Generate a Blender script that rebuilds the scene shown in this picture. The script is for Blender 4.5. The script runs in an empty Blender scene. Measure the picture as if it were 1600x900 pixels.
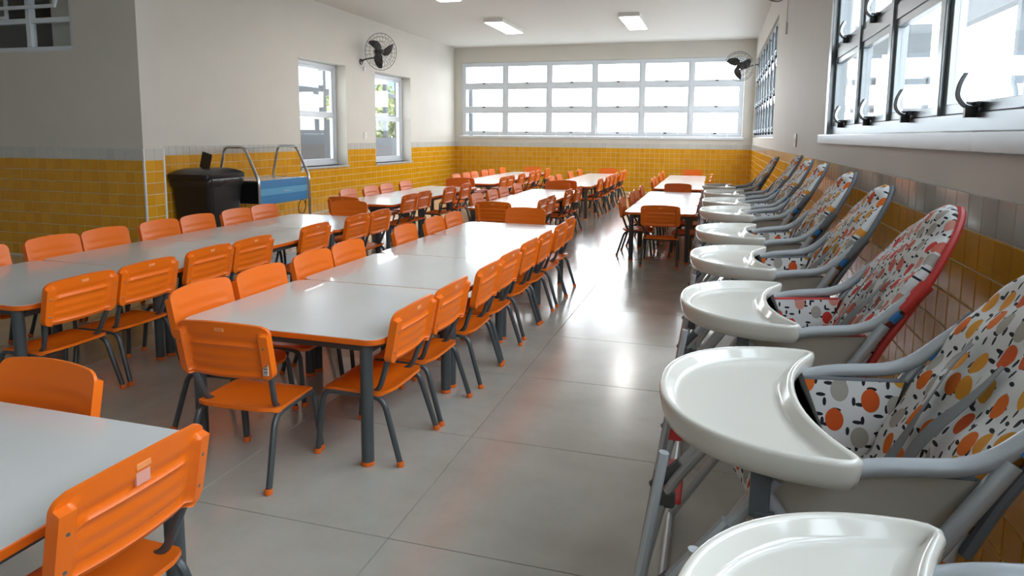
import bpy, bmesh, math, random
from mathutils import Vector, Matrix
random.seed(7)
PI = math.pi
S = bpy.context.scene
C = S.collection
D = bpy.data

# ---------------------------------------------------------------- camera
FPX, Y0, YAW, PITCH, ROLL, HCAM = 1063.52, 342.28, 0.290051, 0.12206, 0.008394, 1.3
cy, sy, cp, sp = math.cos(YAW), math.sin(YAW), math.cos(PITCH), math.sin(PITCH)
fwd = Vector((-sy*cp, cy*cp, -sp)); rgt = Vector((cy, sy, 0)); upv = rgt.cross(fwd)
cr, sr = math.cos(ROLL), math.sin(ROLL)
r2 = cr*rgt + sr*upv; u2 = -sr*rgt + cr*upv
cam = D.objects.new('camera', D.cameras.new('camera'))
cam.matrix_world = Matrix((( r2.x, u2.x, -fwd.x, 0), (r2.y, u2.y, -fwd.y, 0), (r2.z, u2.z, -fwd.z, HCAM), (0, 0, 0, 1)))
cam.data.sensor_width = 36; cam.data.lens = 36*FPX/1600
cam.data.shift_y = -(450-Y0)/1600
cam.data.clip_start = 0.02; cam.data.clip_end = 200
C.objects.link(cam); S.camera = cam

# ---------------------------------------------------------------- view + world
S.view_settings.view_transform = 'Standard'; S.view_settings.look = 'None'
S.view_settings.gamma = 1; S.view_settings.use_curve_mapping = False
S.view_settings.exposure = 0.75
wd = D.worlds.new('sky'); S.world = wd; wd.use_nodes = True
wn = wd.node_tree.nodes; wl = wd.node_tree.links
bg = wn['Background']; bg.inputs['Strength'].default_value = 6.0
tc = wn.new('ShaderNodeTexCoord'); sx = wn.new('ShaderNodeSeparateXYZ'); rp = wn.new('ShaderNodeValToRGB')
wl.new(tc.outputs['Generated'], sx.inputs[0]); wl.new(sx.outputs['Z'], rp.inputs[0]); wl.new(rp.outputs[0], bg.inputs['Color'])
rp.color_ramp.elements[0].position = 0.0; rp.color_ramp.elements[0].color = (1, 1, 1, 1)
rp.color_ramp.elements[1].position = 0.9; rp.color_ramp.elements[1].color = (0.80, 0.89, 1, 1)

# window portals: they only guide the sky light in
def portal(loc, rot, sx_, sy_):
    l = D.lights.new('window_portal', 'AREA'); l.shape = 'RECTANGLE'; l.size = sx_; l.size_y = sy_
    l.cycles.is_portal = True
    o = D.objects.new('window_portal', l); o.location = loc; o.rotation_euler = rot; C.objects.link(o)
portal((0.80, 1.7, 2.17), (0, PI/2, 0), 1.7, 7.4)
portal((0.80, 13.1, 2.17), (0, PI/2, 0), 1.7, 5.6)
portal((-2.8, 16.2, 2.17), (-PI/2, 0, 0), 6.7, 1.75)

# ---------------------------------------------------------------- materials
def mat(name, col, rough=0.5, metal=0.0, spec=0.5, var=0.0, vscale=8, bump=0.0, bscale=60, emit=0, coat=0):
    m = D.materials.new(name); m.use_nodes = True
    n = m.node_tree.nodes; l = m.node_tree.links; b = n['Principled BSDF']
    b.inputs['Base Color'].default_value = (*col, 1); b.inputs['Roughness'].default_value = rough
    b.inputs['Metallic'].default_value = metal; b.inputs['Specular IOR Level'].default_value = spec
    b.inputs['Coat Weight'].default_value = coat
    t = n.new('ShaderNodeTexCoord')
    if var > 0:
        ns = n.new('ShaderNodeTexNoise'); ns.inputs['Scale'].default_value = vscale; ns.inputs['Detail'].default_value = 5
        l.new(t.outputs['Object'], ns.inputs['Vector'])
        r = n.new('ShaderNodeValToRGB')
        r.color_ramp.elements[0].position = 0.3; r.color_ramp.elements[1].position = 0.7
        r.color_ramp.elements[0].color = (*[c*(1-var) for c in col], 1); r.color_ramp.elements[1].color = (*[min(1, c*(1+var)) for c in col], 1)
        l.new(ns.outputs['Fac'], r.inputs[0]); l.new(r.outputs[0], b.inputs['Base Color'])
    if bump > 0:
        nb = n.new('ShaderNodeTexNoise'); nb.inputs['Scale'].default_value = bscale; nb.inputs['Detail'].default_value = 3
        l.new(t.outputs['Object'], nb.inputs['Vector'])
        bp = n.new('ShaderNodeBump'); bp.inputs['Strength'].default_value = bump; bp.inputs['Distance'].default_value = 0.002
        l.new(nb.outputs['Fac'], bp.inputs['Height']); l.new(bp.outputs[0], b.inputs['Normal'])
    if emit:
        b.inputs['Emission Color'].default_value = (1, 0.98, 0.94, 1); b.inputs['Emission Strength'].default_value = emit
    return m

def tile_mat(name, c1, c2, rough, grad=None):
    """glazed tile: colour differs a little from tile to tile (Object Info random / island random)"""
    m = mat(name, c1, rough, spec=0.5, bump=0.25, bscale=14)
    n = m.node_tree.nodes; l = m.node_tree.links; b = n['Principled BSDF']
    oi = n.new('ShaderNodeObjectInfo'); ge = n.new('ShaderNodeNewGeometry'); ad = n.new('ShaderNodeMath'); ad.operation = 'ADD'
    l.new(oi.outputs['Random'], ad.inputs[0]); l.new(ge.outputs['Random Per Island'], ad.inputs[1])
    fr = n.new('ShaderNodeMath'); fr.operation = 'FRACT'; l.new(ad.outputs[0], fr.inputs[0])
    mx = n.new('ShaderNodeMixRGB'); mx.inputs[1].default_value = (*c1, 1); mx.inputs[2].default_value = (*c2, 1)
    l.new(fr.outputs[0], mx.inputs[0]); l.new(mx.outputs[0], b.inputs['Base Color'])
    return m

def glass_mat(name, tint=(0.97, 0.99, 1.0)):
    m = D.materials.new(name); m.use_nodes = True
    n = m.node_tree.nodes; l = m.node_tree.links; n.clear()
    o = n.new('ShaderNodeOutputMaterial'); t = n.new('ShaderNodeBsdfTransparent'); g = n.new('ShaderNodeBsdfGlossy')
    lw = n.new('ShaderNodeLayerWeight'); lw.inputs['Blend'].default_value = 0.5
    pw = n.new('ShaderNodeMath'); pw.operation = 'POWER'; pw.inputs[1].default_value = 4.0; l.new(lw.outputs['Facing'], pw.inputs[0])
    f = n.new('ShaderNodeMapRange'); f.inputs['To Min'].default_value = 0.03; f.inputs['To Max'].default_value = 0.95; l.new(pw.outputs[0], f.inputs[0])
    mx = n.new('ShaderNodeMixShader')
    t.inputs[0].default_value = (*tint, 1); g.inputs['Roughness'].default_value = 0.02
    l.new(f.outputs[0], mx.inputs[0]); l.new(t.outputs[0], mx.inputs[1]); l.new(g.outputs[0], mx.inputs[2]); l.new(mx.outputs[0], o.inputs[0])
    return m

def fruit_mat(name, fruits, leaf=(0.02, 0.024, 0.03), base=(0.72, 0.73, 0.72), sc=1.0):
    """printed cotton: scattered fruits (ellipses with random colours) and small dark leaves; UV in metres"""
    m = mat(name, base, 0.8, spec=0.2, bump=0.3, bscale=30)
    n = m.node_tree.nodes; l = m.node_tree.links; b = n['Principled BSDF']
    uv = n.new('ShaderNodeUVMap')
    def vor(scale, loc, rot=0.0):
        mp = n.new('ShaderNodeMapping'); mp.inputs['Scale'].default_value = (scale[0]*sc, scale[1]*sc, 1)
        mp.inputs['Location'].default_value = loc; mp.inputs['Rotation'].default_value = (0, 0, rot)
        l.new(uv.outputs[0], mp.inputs[0])
        v = n.new('ShaderNodeTexVoronoi'); v.voronoi_dimensions = '2D'; v.inputs['Scale'].default_value = 1
        v.inputs['Randomness'].default_value = 0.55
        l.new(mp.outputs[0], v.inputs['Vector'])
        return v
    def less(v, th):
        q = n.new('ShaderNodeMath'); q.operation = 'LESS_THAN'; q.inputs[1].default_value = th
        l.new(v.outputs['Distance'], q.inputs[0]); return q
    v1 = vor((19, 14.5), (0, 0, 0), 0.25); f1 = less(v1, 0.32)
    v3 = vor((17, 42), (1.3, 4.7, 0), 0.9); f3 = less(v3, 0.155)
    v4 = vor((44, 18), (5.3, 2.7, 0), 0.5); f4 = less(v4, 0.15)
    s = n.new('ShaderNodeSeparateColor'); l.new(v1.outputs['Color'], s.inputs[0])
    r = n.new('ShaderNodeValToRGB'); r.color_ramp.interpolation = 'CONSTANT'
    els = r.color_ramp.elements
    while len(els) < len(fruits): els.new(0.5)
    for i, c in enumerate(fruits): els[i].position = i/len(fruits); els[i].color = (*c, 1)
    l.new(s.outputs[0], r.inputs[0])
    prev = None
    for fac, col in ((f3, leaf), (f4, leaf), (f1, None)):
        mx = n.new('ShaderNodeMixRGB'); l.new(fac.outputs[0], mx.inputs[0])
        if prev is None: mx.inputs[1].default_value = (*base, 1)
        else: l.new(prev.outputs[0], mx.inputs[1])
        if col: mx.inputs[2].default_value = (*col, 1)
        else: l.new(r.outputs[0], mx.inputs[2])
        prev = mx
    l.new(prev.outputs[0], b.inputs['Base Color'])
    return m

ORANGE = mat('orange_plastic', (0.86, 0.165, 0.006), 0.36, spec=0.5, bump=0.06, bscale=220)
ORANGE_EDGE = mat('orange_edge', (0.76, 0.14, 0.006), 0.4)
LAMINATE = mat('white_laminate', (0.68, 0.69, 0.67), 0.22, coat=0.3, spec=0.5, var=0.03, vscale=3)
STEEL = mat('grey_painted_steel', (0.075, 0.085, 0.09), 0.38, metal=0.25)
TUBE = mat('silver_tube', (0.50, 0.54, 0.57), 0.32, metal=0.35)
TRAY = mat('white_glossy_plastic', (0.72, 0.70, 0.63), 0.14, spec=0.5, coat=0.3)
GREYP = mat('grey_plastic', (0.10, 0.11, 0.12), 0.45)
DARKP = mat('black_plastic', (0.012, 0.012, 0.013), 0.35)
REDP = mat('red_plastic', (0.62, 0.05, 0.045), 0.4)
BLUES = mat('blue_sticker', (0.03, 0.20, 0.50), 0.5)
BEIGE = mat('beige_lining', (0.52, 0.48, 0.42), 0.75, spec=0.2, var=0.05, vscale=6, bump=0.3, bscale=12)
STRAP = mat('grey_webbing', (0.20, 0.21, 0.22), 0.7, bump=0.2, bscale=200)
FRUIT = fruit_mat('fruit_print', [(0.72, 0.16, 0.02), (0.66, 0.31, 0.03), (0.40, 0.38, 0.33), (0.62, 0.10, 0.02), (0.70, 0.30, 0.04)])
FRUITR = fruit_mat('red_fruit_print', [(0.60, 0.05, 0.04), (0.66, 0.30, 0.24), (0.42, 0.38, 0.34), (0.62, 0.16, 0.12)], sc=1.2)
PAINT = mat('wall_paint', (0.66, 0.63, 0.57), 0.6, spec=0.3, var=0.02, vscale=2, bump=0.15, bscale=25)
CEIL = mat('ceiling_paint', (0.70, 0.68, 0.64), 0.75, spec=0.2)
YTILE = tile_mat('yellow_glazed_tile', (0.68, 0.30, 0.006), (0.76, 0.36, 0.012), 0.17)
WTILE = tile_mat('pale_glazed_tile', (0.56, 0.56, 0.53), (0.62, 0.61, 0.57), 0.12)
GROUT = mat('pale_grout', (0.78, 0.68, 0.42), 0.7)
FGROUT = mat('floor_joint', (0.13, 0.12, 0.10), 0.8)
TRIM = mat('white_trim', (0.74, 0.74, 0.74), 0.35)
WFRAME = mat('white_window_frame', (0.74, 0.80, 0.86), 0.35)
ALU = mat('aluminium', (0.24, 0.27, 0.29), 0.28, metal=0.8)
STAIN = mat('stainless', (0.55, 0.56, 0.57), 0.22, metal=0.9)
BLUEP = mat('blue_panel', (0.05, 0.26, 0.55), 0.3)
GLASS = glass_mat('window_glass')
LAMP = mat('lamp_diffuser', (0.9, 0.9, 0.88), 0.4, emit=7)
WHITEP = mat('white_plastic', (0.75, 0.75, 0.72), 0.35)
CONC = mat('concrete_paving', (0.55, 0.54, 0.52), 0.8, var=0.08)
def floor_mat():
    m = mat('polished_porcelain', (0.36, 0.345, 0.30), 0.2, spec=0.6, coat=1.0)
    b0 = m.node_tree.nodes['Principled BSDF']; b0.inputs['Coat Roughness'].default_value = 0.17
    n = m.node_tree.nodes; l = m.node_tree.links; b = n['Principled BSDF']
    g = n.new('ShaderNodeNewGeometry')
    ns = n.new('ShaderNodeTexNoise'); ns.inputs['Scale'].default_value = 2.3; ns.inputs['Detail'].default_value = 7; ns.inputs['Roughness'].default_value = 0.6
    l.new(g.outputs['Position'], ns.inputs['Vector'])
    r = n.new('ShaderNodeValToRGB'); r.color_ramp.elements[0].position = 0.3; r.color_ramp.elements[1].position = 0.72
    r.color_ramp.elements[0].color = (0.42, 0.415, 0.36, 1); r.color_ramp.elements[1].color = (0.54, 0.535, 0.475, 1)
    l.new(ns.outputs['Fac'], r.inputs[0]); l.new(r.outputs[0], b.inputs['Base Color'])
    r3 = n.new('ShaderNodeMapRange'); r3.inputs['To Min'].default_value = 0.2; r3.inputs['To Max'].default_value = 0.3
    l.new(ns.outputs['Fac'], r3.inputs[0]); l.new(r3.outputs[0], b.inputs['Roughness'])
    return m
FLOOR = floor_mat()

# ---------------------------------------------------------------- mesh helpers
class MB:
    def __init__(s): s.v = []; s.f = []; s.uv = []
    def add(s, vs, fs):
        o = len(s.v); s.v += [tuple(v) for v in vs]; s.f += [tuple(i+o for i in f) for f in fs]; return s
    def box(s, x0, x1, y0, y1, z0, z1, M=None):
        vs = [Vector((x, y, z)) for z in (z0, z1) for x, y in ((x0, y0), (x1, y0), (x1, y1), (x0, y1))]
        if M: vs = [M @ v for v in vs]
        return s.add(vs, [(3, 2, 1, 0), (4, 5, 6, 7), (0, 1, 5, 4), (1, 2, 6, 5), (2, 3, 7, 6), (3, 0, 4, 7)])
    def tube(s, pts, r, n=10, cap=True, closed=False):
        pts = [Vector(p) for p in pts]; N = len(pts); rings = []
        t0 = (pts[1]-pts[0]).normalized()
        a = Vector((0, 0, 1)) if abs(t0.z) < 0.9 else Vector((1, 0, 0))
        nrm = (a - t0*a.dot(t0)).normalized()
        for i, p in enumerate(pts):
            if closed: t = (pts[(i+1) % N]-pts[i-1]).normalized()
            elif i == 0: t = t0
            elif i == N-1: t = (pts[-1]-pts[-2]).normalized()
            else: t = ((pts[i+1]-p).normalized()+(p-pts[i-1]).normalized()).normalized()
            nrm = (nrm - t*nrm.dot(t)).normalized(); b = t.cross(nrm)
            rr = r[i] if isinstance(r, (list, tuple)) else r
            rings.append([p+rr*(math.cos(2*PI*k/n)*nrm+math.sin(2*PI*k/n)*b) for k in range(n)])
        vs = [v for R in rings for v in R]; fs = []
        for i in range(N if closed else N-1):
            j = (i+1) % N
            for k in range(n): fs.append((i*n+k, i*n+(k+1) % n, j*n+(k+1) % n, j*n+k))
        if cap and not closed: fs += [tuple(range(n))[::-1], tuple((N-1)*n+k for k in range(n))]
        return s.add(vs, fs)
    def lathe(s, prof, n=24, c=(0, 0, 0)):
        vs = []; fs = []
        for r, z in prof: vs += [(c[0]+r*math.cos(2*PI*k/n), c[1]+r*math.sin(2*PI*k/n), c[2]+z) for k in range(n)]
        for i in range(len(prof)-1):
            for k in range(n): fs.append((i*n+k, i*n+(k+1) % n, (i+1)*n+(k+1) % n, (i+1)*n+k))
        fs += [tuple(range(n))[::-1], tuple((len(prof)-1)*n+k for k in range(n))]
        return s.add(vs, fs)
    def loft(s, rings, capa=True, capb=True):
        n = len(rings[0]); vs = [v for R in rings for v in R]; fs = []
        for i in range(len(rings)-1):
            for k in range(n): fs.append((i*n+k, i*n+(k+1) % n, (i+1)*n+(k+1) % n, (i+1)*n+k))
        if capa: fs.append(tuple(range(n))[::-1])
        if capb: fs.append(tuple((len(rings)-1)*n+k for k in range(n)))
        return s.add(vs, fs)
    def mesh(s, name, m, smooth=False, bevel=0, ang=35):
        me = D.meshes.new(name); me.from_pydata(s.v, [], s.f)
        bm = bmesh.new(); bm.from_mesh(me)
        bmesh.ops.recalc_face_normals(bm, faces=bm.faces)
        if bevel:
            es = [e for e in bm.edges if len(e.link_faces) == 2 and e.calc_face_angle(0) > 0.6]
            bmesh.ops.bevel(bm, geom=es, offset=bevel, segments=2, profile=0.5, affect='EDGES')
        for f in bm.faces: f.smooth = bool(smooth)
        if smooth:
            for e in bm.edges:
                if len(e.link_faces) == 2 and e.calc_face_angle(0) > math.radians(ang): e.smooth = False
        bm.to_mesh(me); bm.free(); me.materials.append(m)
        return me

def link(name, me, parent=None, loc=None, rot=None):
    o = D.objects.new(name, me); C.objects.link(o)
    if parent: o.parent = parent
    if loc is not None: o.location = loc
    if rot is not None: o.rotation_euler = rot
    return o
def part(name, mb, m, parent=None, smooth=False, bevel=0, ang=35, label=None):
    o = link(name, mb.mesh(name, m, smooth, bevel, ang), parent)
    if label: o['label'] = label
    return o
def thing(name, label, cat, loc=(0, 0, 0), rz=0, group=None, kind=None):
    o = D.objects.new(name, None); C.objects.link(o); o.empty_display_size = 0.1
    o.location = loc; o.rotation_euler = (0, 0, rz); o['label'] = label
    if cat: o['category'] = cat
    if group: o['group'] = group
    if kind: o['kind'] = kind
    return o
def tag(o, label, cat, group=None, kind=None):
    o['label'] = label
    if cat: o['category'] = cat
    if group: o['group'] = group
    if kind: o['kind'] = kind
    return o
def kids(o): return list(KIDS.get(o.name, []))
def copy_tree(o, parent=None):
    c = o.copy(); C.objects.link(c)
    if parent: c.parent = parent
    for ch in [x for x in o.children]: copy_tree(ch, c)
    return c
def rnd(pts, rad, k=5):
    """round the inner corners of a polyline"""
    pts = [Vector(p) for p in pts]; out = [pts[0]]
    for i in range(1, len(pts)-1):
        p = pts[i]; a = pts[i-1]-p; b = pts[i+1]-p
        d = min(rad, a.length*0.45, b.length*0.45); A = p+a.normalized()*d; B = p+b.normalized()*d
        for j in range(k+1):
            t = j/k; out.append(A*(1-t)**2+p*2*t*(1-t)+B*t*t)
    out.append(pts[-1]); return out
def panel(w, h, r, nx, ny, pos, th):
    """rounded plate; pos(u,v)->Vector front surface, th(u,v)->offset vector to rear surface; u,v in real metres -w/2..w/2, 0..h"""
    mb = MB(); F = []; B = []
    for j in range(ny+1):
        t = j/ny; t = 0.5-0.5*math.cos(PI*t)*(0.35)-0.5*(1-2*t)*0.65
        v = h*t
        e = max(0, r-v, v-(h-r)); hw = w/2-r+math.sqrt(max(0, r*r-e*e))
        for i in range(nx+1):
            q = i/nx; q = 2*(0.5-0.5*math.cos(PI*q)*0.4-0.5*(1-2*q)*0.6)-1
            x = hw*q; p = pos(x, v); F.append(p); B.append(p+th(x, v))
    W = nx+1; n = len(F); fs = []
    for j in range(ny):
        for i in range(nx):
            a = j*W+i; fs.append((a, a+1, a+1+W, a+W)); fs.append((n+a, n+a+W, n+a+1+W, n+a+1))
    for i in range(nx): fs.append((i, n+i, n+i+1, i+1)); a = ny*W+i; fs.append((a, a+1, n+a+1, n+a))
    for j in range(ny): a = j*W; fs.append((a, a+W, n+a+W, n+a)); b = a+nx; fs.append((b, n+b, n+b+W, b+W))
    return mb.add(F+B, fs)

# ================================================================= ROOM
XR, XL, YB, ZC = 0.744, -6.33, 16.1, 3.435
YD, XP = 5.33, -5.33            # dark partition face and its free end
XW, YF = -9.6, -2.6             # beyond the frame
TP = 0.1127; ZT = 1.029; TT = 0.004

def struct(name, mb, m, label, **k):
    o = part(name, mb, m, **k); o['kind'] = 'structure'; o['label'] = label; return o
def wall_boxes(axis, c0, c1, a0, a1, z0, z1, holes):
    """wall slab from c0..c1 in thickness along 'axis', spans a0..a1, with rectangular holes (ha0,ha1,hz0,hz1)"""
    mb = MB()
    def bx(p0, p1, q0, q1):
        if p1-p0 < 1e-4 or q1-q0 < 1e-4: return
        if axis == 'x': mb.box(c0, c1, p0, p1, q0, q1)
        else: mb.box(p0, p1, c0, c1, q0, q1)
    cur = a0
    for h in sorted(holes):
        bx(cur, h[0], z0, z1); bx(h[0], h[1], z0, h[2]); bx(h[0], h[1], h[3], z1); cur = h[1]
    bx(cur, a1, z0, z1)
    return mb

W1 = (-1.80, 5.44, 1.325, 3.0)      # near right window  (y0,y1,z0,z1)
W2 = (10.3, 15.95, 1.30, 3.0)       # far right window
WB = (-6.14, 0.52, 1.30, 3.07)      # back window (x0,x1,z0,z1)
WL1 = (9.45, 10.87, 0.76, 2.5); WL2 = (11.95, 13.53, 0.74, 2.5)
wr = struct('wall_right', wall_boxes('x', XR, XR+0.16, YF, YB+0.2, 0, ZC, [W1, W2]), PAINT, 'right wall, cream paint above yellow tiles, with two aluminium windows')
wb = struct('wall_back', wall_boxes('y', YB, YB+0.2, XL-0.3, XR, 0, ZC, [WB]), PAINT, 'back wall with a long white window band above yellow tiles')
wlf = struct('wall_left', wall_boxes('x', XL-0.34, XL, YD+0.25, YB, 0, ZC, [WL1, WL2]), PAINT, 'left wall, cream paint above yellow tiles, with two tall openings')
wdk = struct('wall_partition', wall_boxes('y', YD, YD+0.25, XW, XP, 0, ZC, [(-8.3, -6.12, 2.10, 3.0)]), PAINT, 'shaded partition wall at the left with yellow tiles')
struct('wall_front', wall_boxes('y', YF-0.2, YF, XW, XR+0.16, 0, ZC, []), PAINT, 'wall behind the photographer')
struct('wall_side', wall_boxes('x', XW-0.2, XW, YF-0.2, 9.0, 0, ZC, []), PAINT, 'far left wall outside the picture')
struct('wall_kitchen', wall_boxes('y', 9.0, 9.2, XW-0.2, XL-0.34, 0, ZC, []), PAINT, 'end wall of the unlit side room behind the partition')
fl = struct('floor', MB().box(XW, XR, YF, 9.0, -0.12, -0.004).box(XL-0.3, XR, 9.0, YB, -0.12, -0.004), FGROUT, 'polished beige floor of large square tiles')
struct('ceiling', MB().box(XW-0.2, XR+0.16, YF-0.2, 9.2, ZC, ZC+0.12).box(XL-0.34, XR+0.16, 9.2, YB+0.2, ZC, ZC+0.12), CEIL, 'plain off-white ceiling')

# floor tiles: 0.79 m slabs, one object each
FT = 0.788; g = 0.0016
me_ft = {}
def slab(w, d):
    key = (round(w, 3), round(d, 3))
    if key not in me_ft:
        b = 0.0008
        me_ft[key] = MB().add([(-w/2+g, -d/2+g, -0.004), (w/2-g, -d/2+g, -0.004), (w/2-g, d/2-g, -0.004), (-w/2+g, d/2-g, -0.004),
            (-w/2+g+b, -d/2+g+b, 0), (w/2-g-b, -d/2+g+b, 0), (w/2-g-b, d/2-g-b, 0), (-w/2+g+b, d/2-g-b, 0)],
            [(4, 5, 6, 7), (0, 1, 5, 4), (1, 2, 6, 5), (2, 3, 7, 6), (3, 0, 4, 7)]).mesh('floor_tile', FLOOR)
    return me_ft[key]
xs = []; x = -0.968
while x < XR: x += FT
x -= FT
edges = [XR]
while x > XW: edges.append(x); x -= FT
edges.append(XW)
ys = [YF]; y = 1.866
while y > YF: y -= FT
y += FT
while y < YB: ys.append(y); y += FT
ys.append(YB)
for i in range(len(edges)-1):
    for j in range(len(ys)-1):
        x1, x0 = edges[i], edges[i+1]; y0, y1 = ys[j], ys[j+1]
        if x1 < XL and y0 > YD: continue
        if x1-x0 < 0.03 or y1-y0 < 0.03: continue
        link('floor_tile', slab(x1-x0, y1-y0), fl, ((x0+x1)/2, (y0+y1)/2, 0))

# wall tiles
def tile_mesh(w, h, m):
    a = 0.0026; b = 0.0046
    return MB().add([(-w/2+a, 0, -h/2+a), (w/2-a, 0, -h/2+a), (w/2-a, 0, h/2-a), (-w/2+a, 0, h/2-a),
        (-w/2+b, -TT, -h/2+b), (w/2-b, -TT, -h/2+b), (w/2-b, -TT, h/2-b), (-w/2+b, -TT, h/2-b)],
        [(4, 5, 6, 7), (0, 1, 5, 4), (1, 2, 6, 5), (2, 3, 7, 6), (3, 0, 4, 7)])
T_Y = tile_mesh(TP, TP, YTILE).mesh('wall_tile', YTILE); T_W = tile_mesh(TP, TP, WTILE).mesh('wall_tile', WTILE)
def tile_wall(wall, origin, direction, rz, length, nearfrom, nearn, holes=(), norm=None, top_row=True):
    """origin: start at floor; direction: unit vector along wall; rz rotates tile whose front looks to -y; holes in (s0,s1,z0)"""
    o = Vector(origin); d = Vector(direction); nv = Vector((math.sin(rz), -math.cos(rz), 0))
    # grout bed
    mb = MB(); segs = []
    cur = 0
    for h in sorted(holes): segs.append((cur, h[0], ZT+TP)); segs.append((h[0], h[1], h[2])); cur = h[1]
    segs.append((cur, length, ZT+TP))
    for a, b, zt in segs:
        p = o+d*a; q = o+d*b; e = nv*0.003
        z1 = min(ZT, zt)
        vs = [p, q, q+Vector((0, 0, z1)), p+Vector((0, 0, z1))]; mb.add([v+e for v in vs]+[v-nv*0.002 for v in vs], [(0, 1, 2, 3), (4, 7, 6, 5), (0, 4, 5, 1), (1, 5, 6, 2), (2, 6, 7, 3), (3, 7, 4, 0)])
    part('grout_bed', mb, GROUT, wall)
    mw = MB()
    for a, b, zt in segs:
        if zt < ZT+TP: continue
        p = o+d*a; q = o+d*b; e = nv*0.003
        vs = [p+Vector((0, 0, ZT)), q+Vector((0, 0, ZT)), q+Vector((0, 0, ZT+TP)), p+Vector((0, 0, ZT+TP))]
        mw.add([v+e for v in vs]+[v-nv*0.002 for v in vs], [(0, 1, 2, 3), (4, 7, 6, 5), (0, 4, 5, 1), (1, 5, 6, 2), (2, 6, 7, 3), (3, 7, 4, 0)])
    part('pale_grout_bed', mw, mat('white_grout', (0.6, 0.6, 0.57), 0.7) if 'white_grout' not in D.materials else D.materials['white_grout'], wall)
    cells = []
    n = int(length/TP+0.001)
    for k in range(n+1):
        s0 = k*TP; w = min(TP, length-s0)
        if w < 0.02: continue
        for r in range(-9, 2):
            z0 = ZT+(r-1)*TP
            h = TP
            if z0+h < 0.02: continue
            if z0 < 0: h = z0+h; z0 = 0
            s_, w_ = s0, w; skip = False
            for hh in holes:
                if z0+h > hh[2]+0.001 and s0+w > hh[0] and s0 < hh[1]:
                    if s0 < hh[0]-0.015: w_ = hh[0]-s0
                    elif s0+w > hh[1]+0.015: s_ = hh[1]; w_ = s0+w-hh[1]
                    else:
                        if hh[2]-z0 > 0.02: h = hh[2]-z0
                        else: skip = True
            if skip: continue
            cells.append((s_, w_, z0, h, r == 1))
    cells.sort(key=lambda c: abs(c[0]-nearfrom))
    rest = {True: MB(), False: MB()}
    for i, (s0, w, z0, h, white) in enumerate(cells):
        c = o+d*(s0+w/2)+Vector((0, 0, z0+h/2))+nv*0.003
        full = abs(w-TP) < 1e-4 and abs(h-TP) < 1e-4
        tx = random.uniform(-1, 1)*0.004; tz = random.uniform(-1, 1)*0.004
        M = Matrix.Translation(c) @ Matrix.Rotation(rz+tz, 4, 'Z') @ Matrix.Rotation(tx, 4, 'X')
        if i < nearn:
            me = (T_W if white else T_Y) if full else tile_mesh(w, h, None).mesh('wall_tile', WTILE if white else YTILE)
            t = D.objects.new('wall_tile', me); C.objects.link(t); t.parent = wall; t.matrix_local = M
        else:
            tm = tile_mesh(w, h, None); rest[white].add([M @ Vector(v) for v in tm.v], tm.f)
    for white, mb in rest.items():
        if mb.v:
            q = part('distant_wall_tiles', mb, WTILE if white else YTILE, wall); q['kind'] = 'stuff'
# right wall: front faces -x : rz = -pi/2 -> nv = (sin(-pi/2), 0)=(-1,0)
tile_wall(wr, (XR, YF, 0), (0, 1, 0), -PI/2, YB-YF, 2.4-YF, 290)
tile_wall(wb, (XL, YB, 0), (1, 0, 0), 0, XR-XL, 3, 0)
hl = [(WL1[0]-0.02-(YD+0.25), WL1[1]+0.02-(YD+0.25), WL1[2]), (WL2[0]-0.02-(YD+0.25), WL2[1]+0.02-(YD+0.25), WL2[2])]
tile_wall(wlf, (XL, YD+0.25, 0), (0, 1, 0), PI/2, YB-YD-0.25, 1.2, 200, hl)
tile_wall(wdk, (XP-TP*38, YD, 0), (1, 0, 0), 0, TP*38-0.012, TP*38-1.8, 270)
tile_wall(wdk, (XP, YD+0.012, 0), (0, 1, 0), PI/2, 0.226, 0, 24)
# corner trims
for k, (x, y) in enumerate(((XP, YD), (XP, YD+0.25))):
    o = part('trim_%d' % (k+1), MB().box(x-0.010, x+0.009, y-0.009 if k == 0 else y-0.012, y+0.010, 0, ZT+TP if k == 0 else ZT+TP), TRIM, smooth=False, bevel=0.003)
    o['kind'] = 'structure'; o['label'] = 'white metal corner strip on the tiled partition edge, ' + ('nearer one' if k == 0 else 'farther one')

# ---------------------------------------------------------------- windows
def ring_frame(a0, a1, z0, z1, w, put, d0, d1):
    """rectangular ring; put(a,d,z)->Vector"""
    mb = MB()
    def bx(p0, p1, q0, q1):
        vs = [put(a, d, z) for z in (q0, q1) for a, d in ((p0, d0), (p1, d0), (p1, d1), (p0, d1))]
        mb.add(vs, [(3, 2, 1, 0), (4, 5, 6, 7), (0, 1, 5, 4), (1, 2, 6, 5), (2, 3, 7, 6), (3, 0, 4, 7)])
    bx(a0, a1, z0, z0+w); bx(a0, a1, z1-w, z1); bx(a0, a0+w, z0+w, z1-w); bx(a1-w, a1, z0+w, z1-w)
    return mb
def bar(put, p0, p1, d0, d1, q0, q1):
    vs = [put(a, d, z) for z in (q0, q1) for a, d in ((p0, d0), (p1, d0), (p1, d1), (p0, d1))]
    return MB().add(vs, [(3, 2, 1, 0), (4, 5, 6, 7), (0, 1, 5, 4), (1, 2, 6, 5), (2, 3, 7, 6), (3, 0, 4, 7)])
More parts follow.
